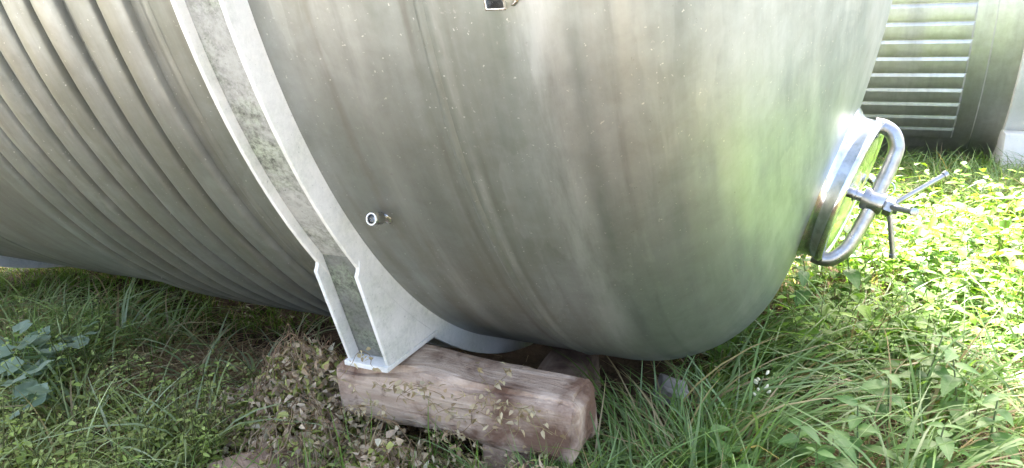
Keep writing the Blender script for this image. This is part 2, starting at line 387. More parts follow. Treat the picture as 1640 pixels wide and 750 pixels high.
# shell, slightly out of round like rolled plate
shell_prof = [(x, RT) for x in np.linspace(-2.75, XH-0.06, 40)]
obj('shell', mesh_from('shell', *revolve_x(shell_prof, 192, zc=AZ)), M_STEEL, t1)
def head_prof(xh, sgn=1, n=26):
    al = math.asin((RT-RK)/(RC-RK)); xc = -(RC-RK)*math.cos(al)
    p = [(-0.06, RT), (-0.03, RT)]
    for a in np.linspace(math.pi/2, al, n): p.append((RK*math.cos(a), RT-RK+RK*math.sin(a)))
    for a in np.linspace(al, 0.0, n)[1:]: p.append((xc+RC*math.cos(a), max(RC*math.sin(a), 1e-4)))
    return [(xh+sgn*x, r) for x, r in p]
obj('dished_head', mesh_from('dished_head', *revolve_x(head_prof(XH), 192, zc=AZ)), M_STEEL, t1, label='dished end of brushed steel carrying the hatch')
hv, hf = revolve_x(head_prof(-2.81, -1), 128, zc=AZ)
obj('dished_head', mesh_from('dished_head_back', hv, [f[::-1] for f in hf]), M_STEEL, t1)
# weld seams
def seam(x, w, h, seed):
    r = random.Random(seed); n = 260; V = []; F = []
    ph = [r.uniform(0, 6) for _ in range(4)]
    for i in range(n):
        a = 2*math.pi*i/n
        wob = 0.0018*math.sin(9*a+ph[0])+0.0012*math.sin(23*a+ph[1])
        hh = h*(1+0.25*math.sin(60*a+ph[2])+0.2*math.sin(97*a+ph[3]))
        for dx, dr in ((-w, -0.001), (-w*0.45, hh*0.8), (0, hh), (w*0.45, hh*0.8), (w, -0.001)):
            V.append((x+wob+dx, -(RT+dr)*math.cos(a), AZ-(RT+dr)*math.sin(a)))
    for i in range(n):
        j = (i+1) % n
        for p in range(4): F.append((i*5+p, j*5+p, j*5+p+1, i*5+p+1))
    return mesh_from('weld_seam', V, F)
obj('weld_seam', seam(0.297, 0.0085, 0.0045, 1), M_STEEL, t1)
obj('weld_seam', seam(-1.45, 0.006, 0.0022, 2), M_STEEL, t1)
# jacket of raised bands, one object each
PITCH = 0.0815; G0 = -0.236
bw = 0.0300
band_prof = [(-bw, RT-0.002), (-bw+0.001, RT+0.012), (-bw+0.004, RT+0.0165), (-bw+0.010, RT+0.0185), (0.0, RT+0.0195), (bw-0.010, RT+0.0185), (bw-0.004, RT+0.0165), (bw-0.001, RT+0.012), (bw, RT-0.002)]
bv, bf = revolve_x(band_prof, 180)
bv = [(x+0.0012*math.sin(5*math.atan2(z, y)+1)+0.0008*math.sin(13*math.atan2(z, y)), y*(1+k_), z*(1+k_)) for x, y, z in bv for k_ in [0.0007*math.sin(7*math.atan2(z, y))+0.0006*math.sin(17*math.atan2(z, y)+2)+0.0004*math.sin(31*math.atan2(z, y))]]
bm_ = mesh_from('jacket_band', bv, bf); rb_ = random.Random(12)
bm_.materials.append(M_STEEL)
GROOVES = []
for i in range(10):
    xg = G0-PITCH*i; GROOVES.append(xg)
    if i < 9:
        o = obj('jacket_band', bm_, None, t1, loc=(xg-PITCH/2+rb_.uniform(-.0015, .0015), 0, AZ)); o.rotation_euler = (rb_.uniform(0, 6.28), 0, 0)
# last thin edge strip of the jacket beside the ring
ep = [(-0.009, RT-0.002), (-0.006, RT+0.004), (0.006, RT+0.004), (0.009, RT-0.002)]
em = mesh_from('jacket_edge', *revolve_x(ep, 144, zc=AZ)); em.materials.append(M_STEEL)
obj('jacket_edge', em, None, t1, loc=(G0+0.020, 0, 0)); obj('jacket_edge', em, None, t1, loc=(G0-PITCH*9-0.012, 0, 0))
# spot welds in the grooves: too small to pick apart
V = []; F = []; rw = random.Random(4)
for gi, xg in enumerate(GROOVES[1:9]):
    for k in range(-16, 18):
        if rw.random() < 0.45: continue
        a = R_(19+4.05*k+rw.uniform(-.4, .4)+(0.6 if gi % 2 else 0)); n = Vector((0, -math.cos(a), -math.sin(a)))
        v, f = lathe([(0.0048, -0.001), (0.0042, 0.002), (0.0025, 0.0035), (0.0001, 0.004)], 6, Vector((xg+rw.uniform(-.0015, .0015), 0, AZ))+n*RT, n, Vector((1, 0, 0)))
        b = len(V); V += v; F += [tuple(q+b for q in ff) for ff in f]
obj('spot_welds', mesh_from('spot_welds', V, F), M_FIT, t1, kind='stuff')

# white support rings with feet
RO = 1.478
def ring_poly(r0, r1, x0, x1): return closed_prof([(x0, r0), (x0, r1), (x1, r1), (x1, r0)])
def support(x0, width, detail=True):
    """ring of two flange plates with a web between; x0 is the +X face"""
    tk = 0.009
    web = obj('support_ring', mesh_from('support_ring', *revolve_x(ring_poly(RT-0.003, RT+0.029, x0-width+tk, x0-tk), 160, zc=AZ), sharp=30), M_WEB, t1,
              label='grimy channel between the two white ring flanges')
    for xa, xb in ((x0-tk, x0), (x0-width, x0-width+tk)):
        c = 0.0012
        pr = closed_prof([(xa, RT-0.003), (xa, RO-c), (xa+c, RO), (xb-c, RO), (xb, RO-c), (xb, RT-0.003)])
        obj('ring_flange', mesh_from('ring_flange', *revolve_x(pr, 160, zc=AZ), sharp=30), M_WHITE, web)
    for s in (1, -1):
        ft = obj('foot_plate', box_mesh(x0-width-0.004, x0+0.003, min(-1.098*s, -0.885*s), max(-1.098*s, -0.885*s), AZ-1.172, AZ-1.160, 0.002, 'foot_plate'), M_WHITE, t1)
        a_in, a_out = math.radians(51.6), math.radians(38.0)
        arc = [(RO-0.012, a) for a in np.linspace(a_out, a_in, 10)]
        poly = [(-1.160, -0.925), (-1.166, -0.934), (-1.088, -1.160), (-0.915, -1.160)]+[(-r*math.cos(a), -r*math.sin(a)) for r, a in arc[::-1]]
        for xa, xb in ((x0-tk+0.0015, x0+0.0015), (x0-width-0.0015, x0-width+tk-0.0015)):
            V, F = prism_x([(y*s, AZ+z) for y, z in poly], xa, xb)
            obj('gusset', bevel_mesh(V, F, 0.0012, 1, 'gusset'), M_WHITE, ft)
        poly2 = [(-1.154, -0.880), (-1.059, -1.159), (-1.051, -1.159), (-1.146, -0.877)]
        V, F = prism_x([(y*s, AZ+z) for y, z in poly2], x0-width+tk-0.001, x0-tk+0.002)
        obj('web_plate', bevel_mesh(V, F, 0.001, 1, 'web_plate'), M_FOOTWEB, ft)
support(0.0, 0.104); support(-2.20, 0.104)

# threaded socket on a short nipple
def cyl_dir(a): return Vector((0, -math.cos(a), -math.sin(a)))
na = math.atan2(0.802, 1.184); nn = Vector((0.05, -1.0, 0.22)).normalized(); O = Vector((0.090, 0, AZ))+cyl_dir(na)*RT
nip = obj('drain_nipple', mesh_from('drain_nipple', *lathe([(0.012, -0.01), (0.0075, 0.001), (0.007, 0.03)], 20, O, nn, Vector((1, 0, 0)))), M_FIT, t1)
obj('threaded_socket', mesh_from('threaded_socket', *lathe([(0.006, 0.018), (0.0112, 0.018), (0.0122, 0.020), (0.0122, 0.046), (0.0112, 0.048), (0.0088, 0.048), (0.0078, 0.046), (0.0076, 0.022), (0.0001, 0.022)], 28, O, nn, Vector((1, 0, 0))), sharp=40), M_FIT, nip)
# square tube stub near the top of the picture
ta = math.atan2(0.430, 1.364); tn = (cyl_dir(ta)+Vector((0.02, 0, -0.02))).normalized(); tu = Vector((0, 0, 1)); tu = (tu-tn*tu.dot(tn)).normalized(); tx = tu.cross(tn)
O = Vector((0.427, 0, AZ))+cyl_dir(ta)*RT+tu*0.017
def sq_tube(O, n, u, x, hw, hh, wall, d0, d1):
    V = []
    for d, o in ((d0, 0), (d1, 0), (d1, wall), (d0+0.004, wall)):
        for sx, sz in ((-1, -1), (1, -1), (1, 1), (-1, 1)): V.append(O+n*d+x*sx*(hw-o)+u*sz*(hh-o))
    F = []
    for k in range(3):
        for j in range(4): F.append((k*4+j, k*4+(j+1) % 4, k*4+4+(j+1) % 4, k*4+4+j))
    F.append((15, 14, 13, 12)); return V, F
V, F = sq_tube(O, tn, tu, tx, 0.0145, 0.026, 0.003, -0.004, 0.035)
sq = obj('square_tube_stub', bevel_mesh(V, F, 0.0009, 2, 'square_tube_stub'), M_FIT, t1)
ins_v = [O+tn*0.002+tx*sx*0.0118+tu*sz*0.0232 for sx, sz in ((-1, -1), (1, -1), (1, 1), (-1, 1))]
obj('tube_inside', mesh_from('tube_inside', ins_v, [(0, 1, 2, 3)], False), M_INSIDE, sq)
lug = box_mesh(0.905, 0.925, -0.145, -0.115, AZ-0.345, AZ-0.318, 0.002, 'lug'); obj('lug', lug, M_FIT, t1)

for ctr, nrm, pts in ((Vector((0.090, 0, AZ))+cyl_dir(na)*RT, cyl_dir(na), None), (O-tu*0.0, cyl_dir(ta), 'sq')):
    u_ = Vector((1, 0, 0)); w_ = nrm.cross(u_); path = []
    for i in range(33):
        a = 2*math.pi*i/32
        if pts is None: path.append(ctr+nrm*0.001+(u_*math.cos(a)+w_*math.sin(a))*(0.0105+0.0012*math.sin(9*a)))
        else:
            c_, s_ = math.cos(a), math.sin(a); k = 1/max(abs(c_)/0.0165, abs(s_)/0.0285)
            path.append(ctr+nrm*0.002+tx*c_*k+tu*s_*k)
    obj('weld_bead', mesh_from('weld_bead', *tube(path, [0.0030+0.0006*math.sin(2.7*i) for i in range(33)], 8, False)), M_FIT, t1)
# hatch on the dished head
def head_point(r, phi):
    """phi measured from straight down towards -Y"""
    al = math.asin((RT-RK)/(RC-RK)); xc = XH-(RC-RK)*math.cos(al)
    al2 = math.asin(r/RC); e = Vector((0, -math.sin(phi), -math.cos(phi)))
    return Vector((xc+RC*math.cos(al2), 0, AZ))+e*r, (Vector((math.cos(al2), 0, 0))+e*math.sin(al2)).normalized(), e
HO, HN, HE = head_point(0.930, R_(15.0)); HN = (HN+Vector((0.0, -0.085, 0.0))).normalized()
HA = (-HE-HN*(-HE).dot(HN)).normalized(); HB = HN.cross(HA)
RM = 0.186
collar = obj('hatch_collar', mesh_from('hatch_collar', *lathe([(RM+0.030, -0.020), (RM+0.016, -0.004), (RM+0.006, 0.006), (RM, 0.018), (RM+0.001, 0.040), (RM+0.006, 0.046), (RM+0.006, 0.056), (RM+0.001, 0.062), (RM-0.008, 0.064), (RM-0.016, 0.061), (RM-0.019, 0.05), (RM-0.019, -0.01)], 80, HO, HN, HA)), M_POLISH, t1, label='polished round hatch collar on the dished end')
obj('hatch_door', mesh_from('hatch_door', *lathe([(RM-0.021, 0.03), (RM-0.021, 0.054), (RM-0.026, 0.059), (RM-0.040, 0.060), (RM-0.06, 0.056), (0.06, 0.064), (0.0001, 0.066)], 64, HO, HN, HA)), M_POLISH, collar)
def hp(a, b, h): return HO+HA*a+HB*b+HN*h
ypts = [hp(0.176, 0, 0.040), hp(0.178, 0, 0.062), hp(0.170, 0, 0.085), hp(0.150, 0, 0.102), hp(0.125, 0, 0.110), hp(0.06, 0, 0.112), hp(0, 0, 0.112), hp(-0.06, 0, 0.110), hp(-0.125, 0, 0.104), hp(-0.153, 0, 0.094), hp(-0.174, 0, 0.078), hp(-0.182, 0, 0.058), hp(-0.182, 0, 0.036)]
def smooth_path(P, n=4):
    out = []
    for i in range(len(P)-1):
        p0 = P[max(i-1, 0)]; p1 = P[i]; p2 = P[i+1]; p3 = P[min(i+2, len(P)-1)]
        for k in range(n):
            t = k/n
            out.append(0.5*((2*p1)+(p2-p0)*t+(2*p0-5*p1+4*p2-p3)*t*t+(3*p1-p0-3*p2+p3)*t**3))
    out.append(P[-1]); return out
yoke = obj('yoke', mesh_from('yoke', *tube(smooth_path(ypts), 0.0185, 16), sharp=60), M_DARKSTEEL, collar)
obj('spindle', mesh_from('spindle', *lathe([(0.020, 0.058), (0.020, 0.068), (0.0135, 0.069), (0.0135, 0.168), (0.0115, 0.171), (0.0001, 0.171)], 20, HO, HN, HA), sharp=40), M_DARKSTEEL, collar)
obj('yoke_boss', mesh_from('yoke_boss', *lathe([(0.012, 0.084), (0.027, 0.085), (0.029, 0.089), (0.029, 0.132), (0.027, 0.136), (0.012, 0.137)], 24, HO, HN, HA), sharp=40), M_DARKSTEEL, yoke)
obj('hub_nut', mesh_from('hub_nut', *lathe([(0.012, 0.138), (0.022, 0.1385), (0.023, 0.142), (0.023, 0.158), (0.018, 0.161), (0.012, 0.161)], 6, HO, HN, HA), smooth=False), M_DARKSTEEL, collar)
def handle(da, db, dn, ln):
    d = (HA*da+HB*db+HN*dn).normalized(); s = HO+HN*0.149
    pts = [s+d*0.012, s+d*ln*0.5, s+d*(ln-0.012), s+d*(ln-0.011), s+d*(ln-0.002), s+d*ln]
    return mesh_from('handle_bar', *tube(pts, [0.0068, 0.0068, 0.0068, 0.0098, 0.0098, 0.005], 12), sharp=50)
for da, db, dn, ln in ((0.80, -0.25, 0.55, 0.155), (-0.85, -0.30, 0.42, 0.135), (0.05, 0.95, 0.45, 0.14)):
    obj('handle_bar', handle(da, db, dn, ln), M_DARKSTEEL, collar)
hv = [hp(0.06, -0.195, 0.03), hp(0.06, -0.222, 0.055), hp(0.05, -0.230, 0.080), hp(0.03, -0.215, 0.098), hp(0.005, -0.195, 0.095)]
obj('hinge', mesh_from('hinge', *tube(smooth_path(hv), 0.012, 10)), M_FIT, collar)
ang = np.linspace(0, 2*math.pi, 18)
obj('safety_ring', mesh_from('safety_ring', *tube([hp(0.045+0.020*math.cos(a), -0.20, 0.115+0.020*math.sin(a)) for a in ang], 0.0025, 6, False)), M_FIT, collar)

# ------------------------------------------------------------------ far tank
Y2, Z2 = 4.63, AZ-0.35
t2 = thing('steel_tank', 'dull steel tank with long horizontal jacket bands behind the hatch', 'tank', (-0.5, Y2, -0.3))
obj('shell', mesh_from('shell_far', *revolve_x([(x, RT) for x in np.linspace(-2.6, 2.55, 30)], 160, yc=Y2, zc=Z2)), M_STEEL2, t2)
for sg, xx in ((1, 2.61), (-1, -2.66)):
    v, f = revolve_x(head_prof(xx, sg), 96, yc=Y2, zc=Z2); obj('dished_head', mesh_from('dished_head_far', v, f if sg > 0 else [q[::-1] for q in f]), M_STEEL2, t2)
# jacket sheet: thin raised plate that ends right of the bands
sp = [(-1.9, RT), (-1.897, RT+0.006), (1.572, RT+0.006), (1.580, RT)]
obj('jacket_sheet', mesh_from('jacket_sheet', *revolve_x(sp, 60, R_(-75), R_(50), yc=Y2, zc=Z2), sharp=30), M_STEEL2, t2)
def arc_band(a_lo, da, x0, x1):
    """raised band running along X; its lower edge at angle a_lo below horizontal"""
    rings = [(a_lo+R_(0.05), RT+0.004), (a_lo-R_(0.12), RT+0.017), (a_lo-R_(0.35), RT+0.0185), (a_lo-da*0.45, RT+0.0195), (a_lo-da*0.76, RT+0.0185), (a_lo-da*0.90, RT+0.010), (a_lo-da*0.95, RT+0.004)]
    V = []; F = []
    ex = ((x0, 0.0), (x0+0.02, 1.0), (x1-0.012, 1.0), (x1, 0.0))
    for x, s in ex:
        for a, r in rings:
            rr = (RT+0.004)+(r-RT-0.004)*s
            V.append((x, Y2-rr*math.cos(a), Z2-rr*math.sin(a)))
    k = len(rings)
    for i in range(3):
        for j in range(k-1): F.append((i*k+j, i*k+j+1, (i+1)*k+j+1, (i+1)*k+j))
    return mesh_from('jacket_band_far', V, F, sharp=25)
DA = 4.45
for i in range(24):
    a = 44.5-DA*i
    obj('jacket_band', arc_band(R_(a), R_(DA), -1.7, 1.47), M_STEEL2, t2)
def ring2(x0, x1):
    web = obj('support_ring', mesh_from('support_ring_far', *revolve_x(ring_poly(RT-0.003, RT+0.009, x0+0.01, x1-0.01), 120, yc=Y2, zc=Z2), sharp=30), M_WHITE_CLEAN, t2)
    for xa, xb in ((x0, x0+0.010), (x1-0.010, x1)):
        obj('ring_flange', mesh_from('ring_flange_far', *revolve_x(ring_poly(RT-0.003, RO, xa, xb), 120, yc=Y2, zc=Z2), sharp=30), M_WHITE_CLEAN, web)
    for s in (1, -1):
        ya, yb = (3.36, 3.62) if s > 0 else (5.64, 5.90)
        obj('foot_box', box_mesh(x0-0.006, x1+0.006, ya, yb, AZ-1.70, AZ-1.285, 0.004, 'foot_box'), M_WHITE_CLEAN, t2)
ring2(1.745, 1.905); ring2(-2.2, -2.04)

# ------------------------------------------------------------------ timbers and stone
def rough_block(name, size, m, loc, rot, seed, chip=0.012, label=None, cat=None, parent=None, cuts=7):
    """a hewn block: subdivided box with worn edges and knocked-off corners; origin at its base"""
    bm = bmesh.new(); bmesh.ops.create_cube(bm, size=1.0)
    sx, sy, sz = size
    for v in bm.verts: v.co = Vector((v.co.x*sx, v.co.y*sy, (v.co.z+0.5)*sz))
    mx = max(size)
    for ax in range(3):
        c = max(1, int(cuts*size[ax]/mx))
        es = [e for e in bm.edges if abs((e.verts[0].co-e.verts[1].co)[ax]) > 0.9*size[ax]/1.0]
        bmesh.ops.subdivide_edges(bm, edges=es, cuts=c, use_grid_fill=True)
    r = random.Random(seed)
    from mathutils import noise as mn
    for v in bm.verts:
        q = Vector((v.co.x*7+seed, v.co.y*7, v.co.z*7))
        d = Vector((mn.noise(q), mn.noise(q+Vector((9, 3, 1))), mn.noise(q+Vector((4, 7, 2)))))
        n_ext = sum((abs(v.co.x) > sx*0.49, abs(v.co.y) > sy*0.49, abs(v.co.z-sz/2) > sz*0.49))
        v.co += d*chip*(0.45 if n_ext == 1 else 1.0)
        q2 = Vector((v.co.x*3.1+seed*2, v.co.y*3, v.co.z*3+1)); v.co += Vector((0, mn.noise(q2), mn.noise(q2+Vector((5, 5, 5)))))*chip*0.9*(0.25 if abs(v.co.z-sz/2) < sz*0.3 else 0.8)
        if n_ext >= 2:
            ctr = Vector((0 if n_ext < 3 else v.co.x*0.9, 0, sz/2)); k = 0.5*chip*(1+mn.noise(q*2.3))
            dirv = (Vector((v.co.x, 0, sz/2)) if abs(v.co.x) < sx*0.48 else ctr)-v.co
            v.co += dirv.normalized()*k
    bmesh.ops.bevel(bm, geom=[e for e in bm.edges if e.is_manifold and e.calc_face_angle(0) > 0.7], offset=0.004, segments=2, affect='EDGES')
    me = bpy.data.meshes.new(name); bm.to_mesh(me); bm.free()
    me.polygons.foreach_set('use_smooth', [True]*len(me.polygons)); 
    try: me.set_sharp_from_angle(angle=R_(50))
    except Exception: pass
    o = obj(name, me, m, label=label, cat=cat); o.location = loc; o.rotation_euler = rot; return o
rough_block('timber_beam', (0.57, 0.145, 0.140), M_WOOD, (0.118, -0.992, AZ-1.327), (0, R_(0.4), R_(1.5)), 3, 0.024,
            'pale weathered timber beam under the white foot, half hidden by dry vines', 'beam', cuts=26)
rough_block('timber_block', (0.13, 0.55, 0.135), M_WOOD2, (0.235, -0.78, 0.045), (0, 0, R_(4)), 21, 0.012,
            'damp brown timber lying crosswise beneath the pale beam', 'timber', cuts=10)
rough_block('wood_offcut', (0.22, 0.13, 0.08), M_WOOD2, (-0.265, -1.205, 0.05), (R_(3), R_(-4), R_(55)), 31, 0.014,
            'short brown wood offcut lying in the dead vines', 'wood', cuts=8)
rough_block('stone', (0.085, 0.06, 0.075), M_STONE, (0.447, -0.44, 0.01), (R_(14), R_(20), R_(30)), 41, 0.022,
            'small grey stone in the grass below the dished end', 'stone', cuts=4)

# ------------------------------------------------------------------ vegetation
rng = np.random.default_rng(11)
class Soup:
    """collects many small pieces with a colour each into one mesh"""
    def __init__(s): s.V = []; s.F = []; s.C = []; s.n = 0
    def add(s, V, F, C):
        s.V.append(V.reshape(-1, 3)); s.F.append(F.reshape(-1, F.shape[-1])+s.n); s.C.append(C.reshape(-1, 3)); s.n += V.reshape(-1, 3).shape[0]
    def build(s, name, m, **kw):
        V = np.concatenate(s.V); C = np.concatenate(s.C)
        me = bpy.data.meshes.new(name)
        quads = [f for f in s.F]
        nl = sum(f.size for f in quads); npoly = sum(len(f) for f in quads)
        me.vertices.add(len(V)); me.vertices.foreach_set('co', V.astype(np.float32).ravel())
        me.loops.add(nl); me.polygons.add(npoly)
        me.loops.foreach_set('vertex_index', np.concatenate([f.ravel() for f in quads]).astype(np.int32))
        tot = np.concatenate([np.full(len(f), f.shape[1]) for f in quads]); st = np.concatenate([[0], np.cumsum(tot)[:-1]])
        me.polygons.foreach_set('loop_start', st.astype(np.int32))
        me.polygons.foreach_set('use_smooth', np.ones(npoly, bool))
        at = me.color_attributes.new('Col', 'FLOAT_COLOR', 'POINT')
        at.data.foreach_set('color', np.c_[C, np.ones(len(C))].astype(np.float32).ravel())
        me.update(); me.validate()
        return obj(name, me, m, **kw)
def unit(v): return v/np.maximum(np.linalg.norm(v, axis=-1, keepdims=True), 1e-9)
def blades(S, P, heading, L, W, lean, droop, col, seg=5, tipcol=None):
    """arching grass blades: ribbons with a slight fold"""
    n = len(P); t = np.linspace(0, 1, seg+1)[None, :]
    h = np.stack([np.cos(heading), np.sin(heading), 0*heading], -1)
    side = np.stack([-np.sin(heading), np.cos(heading), 0*heading], -1)
    tw = rng.normal(0, 0.6, n)
    out = (lean[:, None]*t+droop[:, None]*t**2.2)*L[:, None]
    up = (t*np.sqrt(np.clip(1-lean[:, None]**2*0.5, 0.2, 1))-0.62*np.clip(droop, 0, 1.2)[:, None]*t**2.6)*L[:, None]
    wig = 0.03*L[:, None]*np.sin(t*4+rng.uniform(0, 6, n)[:, None])
    ctr = P[:, None, :]+h[:, None, :]*out[..., None]+np.array([0, 0, 1])*up[..., None]+side[:, None, :]*wig[..., None]
    w = W[:, None]*np.where(t < 0.15, 0.7+2*t, 1.0)*np.clip(1-t**2.4, 0.03, 1)*0.5
    sv = side*np.cos(tw)[:, None]+np.array([0, 0, 1])*np.sin(tw)[:, None]*0.6
    off = sv[:, None, :]*w[..., None]
    V = np.stack([ctr-off, ctr+off], 2)                      # n,seg+1,2,3
    k = (seg+1)*2; base = (np.arange(n)*k)[:, None]
    j = np.arange(seg)[None, :]*2
    F = np.stack([base+j, base+j+1, base+j+3, base+j+2], -1)
    tc = col if tipcol is None else tipcol
    C = col[:, None, None, :]*(1-t[0][None, :, None, None])+tc[:, None, None, :]*t[0][None, :, None, None]
    C = np.broadcast_to(C, V.shape)
    S.add(V, F.reshape(-1, 4), C)
def leaves(S, P, D, Nrm, L, W, col, fold=0.25, curl=0.2):
    """pointed leaves, two halves folded along the midrib, six faces"""
    n = len(P); D = unit(D); side = unit(np.cross(Nrm, D)); up = unit(np.cross(D, side))
    def pt(t, s):
        return P+D*(t*L)[:, None]+side*(s*W)[:, None]+up*((fold*np.abs(s)*W-curl*t*t*L))[:, None]
    one = np.ones(n)
    V = np.stack([pt(0*one, 0*one), pt(.35*one, .5*one), pt(.72*one, .36*one), pt(one, 0*one), pt(.72*one, -.36*one), pt(.35*one, -.5*one), pt(.38*one, 0*one), pt(.72*one, 0*one)], 1)
    b = (np.arange(n)*8)[:, None]
    F4 = np.concatenate([b+np.array([[6, 1, 2, 7]]), b+np.array([[5, 6, 7, 4]])])
    F3 = np.concatenate([b+np.array([[0, 1, 6]]), b+np.array([[0, 6, 5]]), b+np.array([[7, 2, 3]]), b+np.array([[4, 7, 3]])])
    C = np.broadcast_to(col[:, None, :], (n, 8, 3))
    m0 = S.n
    S.add(V, F4, C)
    S.F.append(F3+m0)
def stems(S, P, Q, r, col):
    """thin three-sided stalks from P to Q with a sag"""
    n = len(P); mid = (P+Q)/2+rng.normal(0, 0.08, (n, 3))*np.linalg.norm(Q-P, axis=1)[:, None]
    d = unit(Q-P); a = unit(np.cross(d, np.array([0.3, 0.5, 0.8]))); b = np.cross(d, a)
    rings = []
    for c, rr in ((P, 1.0), (mid, 0.85), (Q, 0.5)):
        for k in range(3):
            an = 2*math.pi*k/3; rings.append(c+(a*math.cos(an)+b*math.sin(an))*(r*rr)[:, None])
    V = np.stack(rings, 1); base = (np.arange(n)*9)[:, None]; F = []
    for i in range(2):
        for k in range(3): F.append(base+np.array([[i*3+k, i*3+(k+1) % 3, i*3+3+(k+1) % 3, i*3+3+k]]))
    S.add(V, np.concatenate(F), np.broadcast_to(col[:, None, :], (n, 9, 3)))
def vcol(n, lo, hi, g=None):
    t = rng.uniform(0, 1, (n, 1)); c = np.array(lo)*(1-t)+np.array(hi)*t
    return c*rng.uniform(0.75, 1.2, (n, 1))
def fbm(x, y, s, seed=0):
    r = np.random.default_rng(seed); v = 0*x
    for k in range(5):
        a = r.uniform(0, 6.28); f = s*(0.7+0.6*k); v = v+np.sin(f*(x*np.cos(a)+y*np.sin(a))+r.uniform(0, 6.28))/(1+0.35*k)
    return v/2.6
def in_footprint(x, y):
    beam = (x > -0.19) & (x < 0.42) & (np.abs(np.abs(y)-0.998) < 0.085)
    off = (np.abs(x+0.265) < 0.11) & (np.abs(y+1.205) < 0.11)
    return beam | off
def under_tank(x, y): return (np.abs(y) < 0.80) & (x < 0.42)
GREEN_A, GREEN_B = (0.085, 0.175, 0.025), (0.170, 0.285, 0.055)
BLUE_A, BLUE_B = (0.11, 0.205, 0.075), (0.21, 0.315, 0.14)
STRAW_A, STRAW_B = (0.24, 0.18, 0.095), (0.42, 0.34, 0.20)

grass = Soup()
def tufts(n, xr, yr, per, Lr, Wr, ca, cb, dens=None, droop=(0.2, 1.0), rad=0.035, lean=(0.05, 0.45), seg=6, bias=None):
    x = rng.uniform(*xr, n); y = rng.uniform(*yr, n)
    ok = ~in_footprint(x, y)
    if dens is not None: ok &= rng.uniform(0, 1, n) < dens(x, y)
    x, y = x[ok], y[ok]; m = len(x)*per
    if m == 0: return
    X = np.repeat(x, per); Y = np.repeat(y, per); sc = np.repeat(rng.uniform(0.7, 1.15, len(x)), per)
    a = rng.uniform(0, 2*math.pi, m); rr = rad*np.sqrt(rng.uniform(0, 1, m))
    X = X+rr*np.cos(a); Y = Y+rr*np.sin(a)
    hd = a+rng.normal(0, 0.6, m)
    if bias is not None: hd = np.where(rng.uniform(0, 1, m) < 0.55, bias+rng.normal(0, 0.5, m), hd)
    P = np.stack([X, Y, gz(X, Y)-0.01], -1)
    tcol = np.repeat(vcol(len(x), ca, cb), per, 0)*rng.uniform(0.8, 1.2, (m, 1))
    dead = rng.uniform(0, 1, m) < 0.10
    tcol[dead] = vcol(int(dead.sum()), STRAW_A, STRAW_B)
    tip = tcol*1.1+np.array([0.03, 0.02, 0.0]); 
    blades(grass, P, hd, rng.uniform(*Lr, m)*sc, rng.uniform(*Wr, m), rng.uniform(*lean, m), rng.uniform(*droop, m), tcol, seg, tip)
free = lambda x, y: np.where(under_tank(x, y), 0.0, 1.0)
def d_front(x, y): return np.where(under_tank(x, y), 0.0, np.clip(0.7+0.9*fbm(x, y, 3.0, 1), 0.1, 1))
# short undergrowth grass everywhere in view
tufts(2000, (-4.6, 2.45), (-2.05, 0.9), 8, (0.06, 0.19), (0.003, 0.006), GREEN_A, GREEN_B, lambda x, y: d_front(x, y)*np.where((x > -1.35) & (x < 0.42), 0.30, 1.0), rad=0.06, seg=4)
tufts(2100, (0.2, 2.45), (0.4, 4.3), 8, (0.07, 0.22), (0.004, 0.007), GREEN_A, GREEN_B, free, rad=0.07, seg=4)
# long arching tussocks: left bank, beside the mound, and all over the right-hand side
tufts(290, (-4.2, -1.05), (-1.20, -0.66), 22, (0.14, 0.29), (0.005, 0.009), (0.18, 0.27, 0.07), (0.36, 0.44, 0.22), lambda x, y: np.clip(0.7+0.8*fbm(x, y, 3.5, 7), 0.15, 1), (0.35, 1.05), 0.05)
for tx0, ty0, k in ((-0.67, -0.81, 14), (-0.80, -0.90, 10), (-1.15, -0.86, 16), (-0.60, -0.66, 16), (-0.48, -1.21, 18), (-0.47, -0.85, 15), (-0.95, -0.70, 16), (-0.74, -0.60, 18), (-0.40, -0.93, 12), (-0.62, -1.30, 12), (-0.85, -1.22, 12)):
    tufts(1, (tx0-.01, tx0+.01), (ty0-.01, ty0+.01), k, (0.17, 0.34), (0.006, 0.010), (0.24, 0.32, 0.16), (0.40, 0.46, 0.29), None, (0.4, 1.1), 0.03)
tufts(95, (0.50, 1.6), (-0.95, 0.15), 20, (0.22, 0.42), (0.005, 0.010), GREEN_A, BLUE_B, lambda x, y: np.clip(0.7+0.8*fbm(x, y, 4, 3), 0.15, 1), (0.35, 1.1), 0.05, bias=0.4)
tufts(34, (0.42, 0.80), (-1.10, -0.75), 18, (0.18, 0.34), (0.004, 0.008), GREEN_A, BLUE_B, None, (0.15, 0.8), 0.05)
tufts(110, (0.7, 2.4), (1.7, 3.25), 20, (0.18, 0.36), (0.005, 0.010), GREEN_A, BLUE_B, None, (0.3, 1.0), 0.06)
tufts(45, (1.0, 2.4), (0.2, 1.9), 14, (0.16, 0.34), (0.005, 0.010), GREEN_A, GREEN_B, None, (0.2, 0.9), 0.06)
tufts(200, (-1.5, 5.5), (5.6, 8.5), 16, (0.18, 0.36), (0.006, 0.012), GREEN_A, GREEN_B, None, (0.2, 0.9), 0.07, seg=4)
tufts(430, (-1.9, -0.35), (-1.65, -0.68), 8, (0.06, 0.18), (0.002, 0.0045), (0.38, 0.29, 0.16), (0.62, 0.52, 0.33), None, (0.3, 1.2), 0.05, lean=(0.2, 0.8))
tufts(420, (-3.2, -0.9), (-0.68, -0.10), 9, (0.05, 0.12), (0.003, 0.006), GREEN_A, GREEN_B, None, (0.2, 0.9), 0.06, seg=4)
